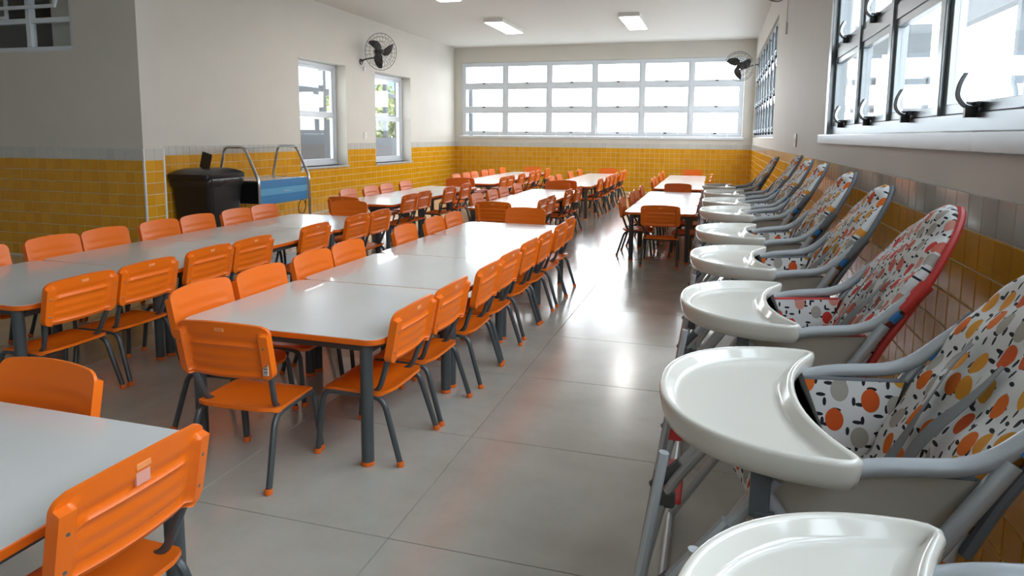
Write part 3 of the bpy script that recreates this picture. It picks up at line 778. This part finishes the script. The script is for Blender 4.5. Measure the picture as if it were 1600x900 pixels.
    for i in range(N+1):
        q = L[-1]*i/N; c = at(q); tn = (at(q+0.004)-at(q-0.004)).normalized(); nn = Vector((-tn.z, 0, tn.x))  # toward sitter/up
        fb = (q-sb)/(L[-1]-sb)
        w = hw(max(0, min(1, fb))) if fb > 0 else 0.20
        w = max(w, 0.02)
        for k in range(K+1):
            v = -1+2*k/K; y = w*v
            puff = 0.022*(1-v*v)**0.6*min(1, q/0.05)*min(1, (L[-1]-q)/0.04+0.2)
            side_ = 0.020*abs(v)**3*(1 if fb < 0.6 else max(0, 1-(fb-0.6)/0.3))   # sides rise towards the arm tubes
            wr_ = 0.004*math.sin(26*y+ph[0]+9*q)+0.003*math.sin(55*q+ph[1]+20*y)+0.0035*math.sin(70*y+ph[2])*math.exp(-((fb-0.2)/0.35)**2)
            crease = -0.012*math.exp(-((v)/0.06)**2)*math.exp(-((fb-0.25)/0.35)**2)
            p = Vector((c.x, y, c.z))+nn*(puff+side_+wr_+crease)
            F.append(p); B.append(Vector((c.x, y*1.0, c.z))-nn*(0.016-0.006*v*v)); UV.append((y, q)); ROW.append(p)
    n = len(F); Wd = K+1; fs = []
    for i in range(N+1):            # unroll the print along the cloth
        mid = i*Wd+K//2; acc = 0
        for k in range(K//2+1, K+1): acc += (F[i*Wd+k]-F[i*Wd+k-1]).length; UV[i*Wd+k] = (acc, UV[i*Wd+k][1])
        acc = 0; UV[mid] = (0, UV[mid][1])
        for k in range(K//2-1, -1, -1): acc -= (F[i*Wd+k]-F[i*Wd+k+1]).length; UV[i*Wd+k] = (acc, UV[i*Wd+k][1])
    for i in range(N):
        for k in range(K):
            a = i*Wd+k; fs.append((a, a+1, a+1+Wd, a+Wd)); fs.append((n+a, n+a+Wd, n+a+1+Wd, n+a+1))
    for k in range(K): fs.append((k, n+k, n+k+1, k+1)); a = N*Wd+k; fs.append((a, a+1, n+a+1, n+a))
    for i in range(N): a = i*Wd; fs.append((a, a+Wd, n+a+Wd, n+a)); b = a+K; fs.append((b, n+b, n+b+Wd, b+Wd))
    me = D.meshes.new('seat_cover'); me.from_pydata([tuple(p) for p in F+B], [], fs)
    uvl = me.uv_layers.new(name='UVMap')
    for lp in me.loops: u_ = UV[lp.vertex_index % n]; uvl.data[lp.index].uv = u_
    for f in me.polygons: f.use_smooth = True
    me.materials.append(fabric)
    cov = link('seat_cover', me, t)
    # edge piping that runs round the back (red or grey) = frame bow
    bow = []
    for sg, rng in ((-1, range(0, 61)), (1, range(60, -1, -1))):
        for i in rng:
            q = sb+0.02+(L[-1]-sb-0.02)*i/60; c = at(q); fb = (q-sb)/(L[-1]-sb); w = max(0.012, hw(fb))
            if sg == 1 and i == 60: continue
            tn = (at(q+0.004)-at(q-0.004)).normalized(); nn = Vector((-tn.z, 0, tn.x))
            bow.append(Vector((c.x, sg*(w+0.006), c.z))-nn*0.012)
    part('back_bow', MB().tube(bow, 0.0095, 8), pipe, t, smooth=True)
    # side panels: printed inside, plain outside, piping on top
    for s in (-1, 1):
        pl = [(0.10, Z-0.045), (0.375, Z-0.028), (0.365, 0.775), (0.325, 0.685), (0.29, 0.615), (0.12, 0.60), (0.085, 0.66)]
        for nm, y, m in (('side_panel', s*(W-0.018), fabric), ('side_lining', s*(W-0.008), BEIGE)):
            me = D.meshes.new(nm); e = 0.003*s
            # sagging cloth built as a small grid
            R, Cn = 8, 14; vs = []; uvs = []; fs2 = []
            for j in range(R+1):
                f = j/R
                for i in range(Cn+1):
                    g_ = i/Cn
                    xt = 0.095+(0.375-0.095)*g_; zt = Z-0.047+0.018*g_
                    xb = 0.095+(0.305-0.095)*g_; zb = 0.615
                    x = xt*(1-f)+xb*f; z = zt*(1-f)+zb*f
                    yy = y-s*(0.014*math.sin(PI*f)+0.003*math.sin(8*g_+3*f)*math.sin(PI*f)+0.012*f)
                    vs.append((x, yy, z)); uvs.append((x*1.0+0.4, z))
            for j in range(R):
                for i in range(Cn): a = j*(Cn+1)+i; fs2.append((a, a+1, a+Cn+2, a+Cn+1))
            nv_ = len(vs); back = [(x, yy+e, z) for x, yy, z in vs]
            fs3 = fs2+[tuple(nv_+q for q in reversed(f)) for f in fs2]
            me.from_pydata(vs+back, [], fs3); ul = me.uv_layers.new(name='UVMap')
            for lp in me.loops: ul.data[lp.index].uv = uvs[lp.vertex_index % nv_]
            for f in me.polygons: f.use_smooth = True
            me.materials.append(m); link(nm, me, t)
        part('piping', MB().tube([(0.095, s*(W-0.013), Z-0.050), (0.23, s*(W-0.013), Z-0.039), (0.372, s*(W-0.013), Z-0.029)], 0.0055, 8)
             .tube([(0.378, s*(W-0.01), Z-0.03), (0.355, s*(W-0.014), 0.745), (0.312, s*(W-0.02), 0.635)], 0.0055, 8), pipe, t, smooth=True)
    # harness: two straps and a buckle
    for s in (-1, 1):
        mb = MB(); ring = []
        for i in range(25):
            f = i/24; q = sb-0.06+0.33*f; c = at(q); tn = (at(q+0.004)-at(q-0.004)).normalized(); nn = Vector((-tn.z, 0, tn.x))
            yc = s*(0.028+0.030*f); lift = 0.030+0.012*math.sin(PI*f)+0.006*math.sin(7*f+s)
            c = Vector((c.x, yc, c.z))+nn*lift; wv = Vector((0, 0.0115, 0))+nn*0.004*math.sin(5*f+s)
            ring.append([c-wv, c+wv, c+wv+nn*0.002, c-wv+nn*0.002])
        mb.loft(ring); part('harness_strap', mb, STRAP, t, smooth=True, ang=50)
    c = at(sb-0.05)
    part('buckle', MB().box(c.x-0.02, c.x-0.004, -0.02, 0.02, c.z+0.022, c.z+0.052), WHITEP, t, bevel=0.005)
    part('front_bar', MB().tube([(-0.10, -W*1.18, 0.014), (-0.10, W*1.18, 0.014)], 0.0135, 10), TUBE, t, smooth=True)
    part('rear_bar', MB().tube([(0.46, -W, 0.014), (0.46, W, 0.014)], 0.0135, 10), TUBE, t, smooth=True)
    part('footrest', MB().box(-0.125, -0.055, -0.13, 0.13, 0.262, 0.278), sleeve if sleeve is REDP else GREYP, t, bevel=0.006)
    part('seat_base', MB().box(0.10, 0.31, -0.185, 0.185, 0.588, 0.602), GREYP, t, bevel=0.005)
    return t
GREYF = mat('grey_cover_edge', (0.16, 0.17, 0.185), 0.6)
hc_o = make_highchair(FRUIT, GREYF, GREYF)
hc_r = make_highchair(FRUITR, REDP, REDP)
HC = [  # y, scale, rotz, dx, label
    (0.60, 1.0, 0.0, 0.055, 'high chair with white tray, nearest one, cut off by the lower right corner'),
    (1.27, 1.0, 0.0, 0.0, 'high chair with orange and mustard fruit print, just before the red-trimmed one'),
    (2.01, 0.995, 0.0, 0.0, 'red-trimmed high chair with red apple print cover'),
    (2.74, 1.0, 0.0, 0.0, 'grey-edged fruit-print high chair directly behind the red-trimmed one'),
    (3.44, 1.01, 0.02, 0.0, 'fruit-print high chair, second behind the red-trimmed one'),
    (4.30, 1.02, -0.02, 0.0, 'fruit-print high chair, third behind the red-trimmed one'),
    (4.95, 1.02, 0.02, 0.0, 'fruit-print high chair, fourth behind the red-trimmed one'),
    (5.62, 1.03, -0.03, 0.0, 'fruit-print high chair, last but one along the right wall, reclined tallest'),
    (6.85, 0.99, 0.05, -0.04, 'farthest high chair against the right wall near the switch'),
]
made = 0
for i, (y, s, rz, dx, lb) in enumerate(HC):
    if i == 2: o = hc_r
    elif made == 0: o = hc_o; made = 1
    else: o = copy_tree(hc_o)
    o.location = (dx, y, 0); o.rotation_euler = (0, 0, rz); o.scale = (s, s, s); tag(o, lb, 'high chair', 'high chairs along the right wall')

# ================================================================= BIN AND SERVING CART
t = thing('wheeled_bin', 'black lidded plastic bin lined with a bag beside the serving cart', 'bin', (-6.0, 6.96, 0))
def rr3(w, d, r, z, ox=0, oy=0): return [(x+ox, y+oy, z) for x, y in rrect(w, d, r, 5)]
part('body', MB().loft([rr3(0.50, 0.46, 0.05, 0.06), rr3(0.54, 0.52, 0.05, 0.3), rr3(0.58, 0.60, 0.05, 0.74)]), DARKP, t, smooth=True, ang=40)
part('bag', MB().loft([rr3(0.595, 0.615, 0.05, 0.66), rr3(0.615, 0.635, 0.05, 0.72), rr3(0.605, 0.62, 0.05, 0.755)]), mat('bin_bag', (0.02, 0.02, 0.022), 0.22, bump=0.9, bscale=25), t, smooth=True, ang=40)
lid = part('lid', MB().loft([rr3(0.58, 0.68, 0.06, 0.745), rr3(0.60, 0.70, 0.06, 0.765), rr3(0.60, 0.70, 0.06, 0.81), rr3(0.50, 0.58, 0.08, 0.85), rr3(0.40, 0.42, 0.08, 0.87)]), DARKP, t, smooth=True, ang=30)
M = Matrix.Translation((-0.02, -0.02, 0.865)) @ Matrix.Rotation(0.28, 4, 'Y')
part('lid_handle', MB().box(-0.07, 0.07, -0.012, 0.012, 0.0, 0.20, M), DARKP, lid, bevel=0.008, label='upright black flap on the lid')
for s in (-1, 1): part('wheel', MB().add([tuple(Matrix.Translation((s*0.24, 0.22, 0.08)) @ Matrix.Rotation(PI/2, 4, 'Y') @ Vector(v)) for v in MB().lathe([(0.07, -0.02), (0.08, -0.012), (0.08, 0.012), (0.07, 0.02)], 18).v], MB().lathe([(0.07, -0.02), (0.08, -0.012), (0.08, 0.012), (0.07, 0.02)], 18).f), DARKP, t, smooth=True)

t = thing('serving_cart', 'stainless buffet cart with blue front and arched tube frame by the left wall', 'cart', (-5.86, 7.88, 0))
X0, X1, Ya, Yb = -0.30, 0.30, -0.52, 0.60
for y in (Ya, Yb):
    part('arched_frame', MB().tube(rnd([(X0, y, 0.10), (X0, y, 0.70), (X0+0.10, y, 1.125), (X1-0.20, y, 1.125), (X1, y, 0.70), (X1, y, 0.10)], 0.07, 6), 0.019, 12), STAIN, t, smooth=True)
for y in (Ya, Yb):
    for x in (X0, X1):
        part('wheel', MB().add([tuple(Matrix.Translation((x, y, 0.05)) @ Matrix.Rotation(PI/2, 4, 'Y') @ Vector(v)) for v in MB().lathe([(0.042, -0.014), (0.05, -0.008), (0.05, 0.008), (0.042, 0.014)], 16).v], MB().lathe([(0.042, -0.014), (0.05, -0.008), (0.05, 0.008), (0.042, 0.014)], 16).f), DARKP, t, smooth=True)
part('glass_shelf', MB().box(X0+0.08, X1-0.18, Ya-0.01, Yb+0.01, 1.112, 1.124), mat('shelf_glass', (0.35, 0.42, 0.45), 0.08), t, bevel=0.003)
tub = part('warming_tub', MB().box(X0+0.02, X1-0.035, Ya+0.022, Yb-0.022, 0.40, 0.68), DARKP, t, bevel=0.006)
part('tub_rim', ring_frame(X0, X1-0.022, Ya+0.02, Yb-0.02, 0.05, lambda a, d, z: Vector((a, z, d)), 0.675, 0.695), STAIN, t, bevel=0.003)
fp = part('front_panel', MB().box(X1-0.034, X1-0.014, Ya+0.022, Yb-0.022, 0.38, 0.695), BLUEP, t, bevel=0.004, label='blue front panel with small lamps')
part('panel_band', MB().box(X1-0.014, X1-0.009, Ya+0.04, Yb-0.04, 0.50, 0.585), mat('pale_blue_band', (0.12, 0.42, 0.68), 0.35), fp)
for k in range(5): part('indicator', MB().box(X1-0.009, X1-0.006, 0.02+k*0.03, 0.03+k*0.03, 0.53, 0.545), WHITEP, fp)
for k, x in enumerate((-0.12, 0.08)):
    part('tray_insert', MB().box(x-0.07, x+0.07, Ya+0.10, Yb-0.10, 0.684, 0.690), STAIN, t, bevel=0.002)
loop = [(X1-0.02+0.006*math.sin(a), Yb-0.16+0.085*math.cos(a), 0.28+0.10*math.sin(a)) for a in [2*PI*k/28 for k in range(28)]]
part('power_cable', MB().tube(loop, 0.006, 6, closed=True).tube([(X1-0.02, Yb-0.075, 0.28), (X1-0.02, Yb-0.05, 0.40)], 0.006, 6), DARKP, t, smooth=True)

# ================================================================= FANS
def make_fan(name, label, mount, face, center, R=0.31, tilt=0):
    """mount: point on the wall; center: hub; face: direction the cage looks"""
    ce = Vector(center); f = Vector(face).normalized(); a = f.orthogonal().normalized()
    a = (Vector((0, 0, 1))-f*f.z).normalized(); b = f.cross(a)
    t = thing(name, label, 'fan', tuple(mount))
    m0 = Vector(mount)
    L = lambda p: p-m0
    mb = MB()
    prof = [(0.10, 0.055), (0.19, 0.05), (0.27, 0.03), (1.0*R, 0.0), (0.27, -0.05), (0.19, -0.065), (0.10, -0.07)]
    for r_, d in prof:
        mb.tube([L(ce+f*d+(a*math.cos(q)+b*math.sin(q))*r_) for q in [2*PI*k/32 for k in range(32)]], 0.003 if r_ != R else 0.0055, 5, closed=True)
    for k in range(24):
        q = 2*PI*k/24; e = a*math.cos(q)+b*math.sin(q)
        mb.tube([L(ce+f*0.058+e*0.05)]+[L(ce+f*d+e*r_) for r_, d in prof]+[L(ce-f*0.07+e*0.05)], 0.0018, 4)
    part('cage', mb, mat('wire_'+name, (0.10, 0.10, 0.10), 0.4, metal=0.5) if 'cage_wire' not in D.materials else D.materials['cage_wire'], t, smooth=True)
    for k in range(3):
        q0 = 2*PI*k/3+0.5; vs = []
        for j in range(9):
            s = j/8; r_ = 0.045+(R-0.08)*s; wd_ = 0.045+0.095*math.sin(PI*min(1, s*0.9+0.12))
            q = q0+0.55*s; e = a*math.cos(q)+b*math.sin(q); tn = -a*math.sin(q)+b*math.cos(q)
            for w_ in (-1, 0, 1):
                vs.append(L(ce+e*r_+tn*wd_*0.6*w_+f*(0.022*w_)))
        n = len(vs); vs2 = vs+[v-f*0.003 for v in vs]; fs = []
        for j in range(8):
            for i in range(2):
                p = j*3+i; fs.append((p, p+1, p+4, p+3)); fs.append((n+p, n+p+3, n+p+4, n+p+1))
        for j in range(8): fs.append((j*3, j*3+3, n+j*3+3, n+j*3)); fs.append((j*3+2, n+j*3+2, n+j*3+5, j*3+5))
        fs += [(0, n, n+1, 1), (1, n+1, n+2, 2), (24, 25, n+25, n+24), (25, 26, n+26, n+25)]
        part('blade', MB().add(vs2, fs), DARKP, t, smooth=True)
    part('hub', MB().tube([L(ce+f*0.05), L(ce+f*0.045), L(ce-f*0.02)], [0.02, 0.045, 0.045], 16), DARKP, t, smooth=True)
    part('motor', MB().tube([L(ce-f*0.05), L(ce-f*0.07), L(ce-f*0.15), L(ce-f*0.18)], [0.05, 0.07, 0.06, 0.03], 16), DARKP, t, smooth=True)
    back = ce-f*0.13
    part('bracket', MB().tube(rnd([L(back), L(back-Vector((0, 0, 0.10))), (0, 0, 0) if False else L(m0+(back-m0)*0.25), Vector((0, 0, 0))], 0.03), 0.014, 8), DARKP, t, smooth=True)
    nrm = Vector((1, 0, 0)) if mount[0] < -3 else Vector((-1, 0, 0))
    part('wall_plate', MB().tube([Vector((0, 0, 0)), nrm*0.02], 0.055, 16), DARKP, t, smooth=True)
    return t
make_fan('wall_fan', 'black caged wall fan above the left wall window', (XL, 11.42, 2.62), (0.85, -0.52, -0.1), (-5.96, 11.50, 2.80), 0.33)
make_fan('wall_fan', 'caged wall fan at the back right corner in front of the window band', (XR, 14.9, 2.77), (-0.35, -0.95, -0.35), (0.36, 14.7, 2.72), 0.30)
make_fan('wall_fan', 'caged wall fan at the top edge above the right wall, mostly cut off', (XR, 8.9, 3.10), (-0.75, -0.45, -0.5), (0.50, 8.65, 3.14), 0.30)
o = part('fan_pull_cord', MB().tube([(XR-0.012, 8.86, 3.05), (XR-0.014, 8.86, 2.66)], 0.004, 6).tube([(XR-0.014, 8.86, 2.66), (XR-0.014, 8.86, 2.52)], 0.010, 8), WHITEP, smooth=True)
tag(o, 'pale cable running down the right wall below the top fan', 'cable')

# ================================================================= SWITCHES, LAMPS
def plate(name, label, cat, lo, hi, nrm):
    o_ = Vector(lo); h_ = Vector(hi)
    t = thing(name, label, cat, tuple((o_+h_)/2)); c = (o_+h_)/2
    d = (h_-o_)/2
    part('cover_plate', MB().box(-abs(d.x), abs(d.x), -abs(d.y), abs(d.y), -abs(d.z), abs(d.z)), WHITEP, t, bevel=0.003)
    n = Vector(nrm)
    part('rocker', MB().box(-0.004+n.x*abs(d.x), 0.004+n.x*abs(d.x), -0.015, 0.015, -0.02, 0.02), TRIM, t, bevel=0.001)
plate('light_switch', 'white switch plate between the two left wall windows', 'switch', (XL, 11.49, 1.22), (XL+0.012, 11.58, 1.34), (1, 0, 0))
plate('socket_box', 'small white box on the left wall below the fan', 'socket', (XL, 11.50, 2.46), (XL+0.02, 11.57, 2.54), (1, 0, 0))
plate('light_switch', 'white switch plate on the right wall above the farthest high chairs', 'switch', (XR-0.012, 7.20, 1.21), (XR, 7.32, 1.34), (-1, 0, 0))
def lamp(x, y0, y1, label):
    t = thing('ceiling_light', label, 'light', (x, (y0+y1)/2, ZC), 0, 'ceiling lights')
    L = (y1-y0)/2
    part('housing', MB().box(-0.185, 0.185, -L, L, -0.07, 0), WHITEP, t, bevel=0.004)
    part('diffuser', MB().box(-0.165, 0.165, -L+0.02, L-0.02, -0.076, -0.0695), LAMP, t)
lamp(-4.04, 12.2, 13.65, 'boxy ceiling light left of centre near the back wall')
lamp(-1.56, 12.2, 13.7, 'boxy ceiling light right of centre near the back wall')
lamp(-4.06, 8.7, 10.2, 'ceiling light cut off by the top edge of the picture')
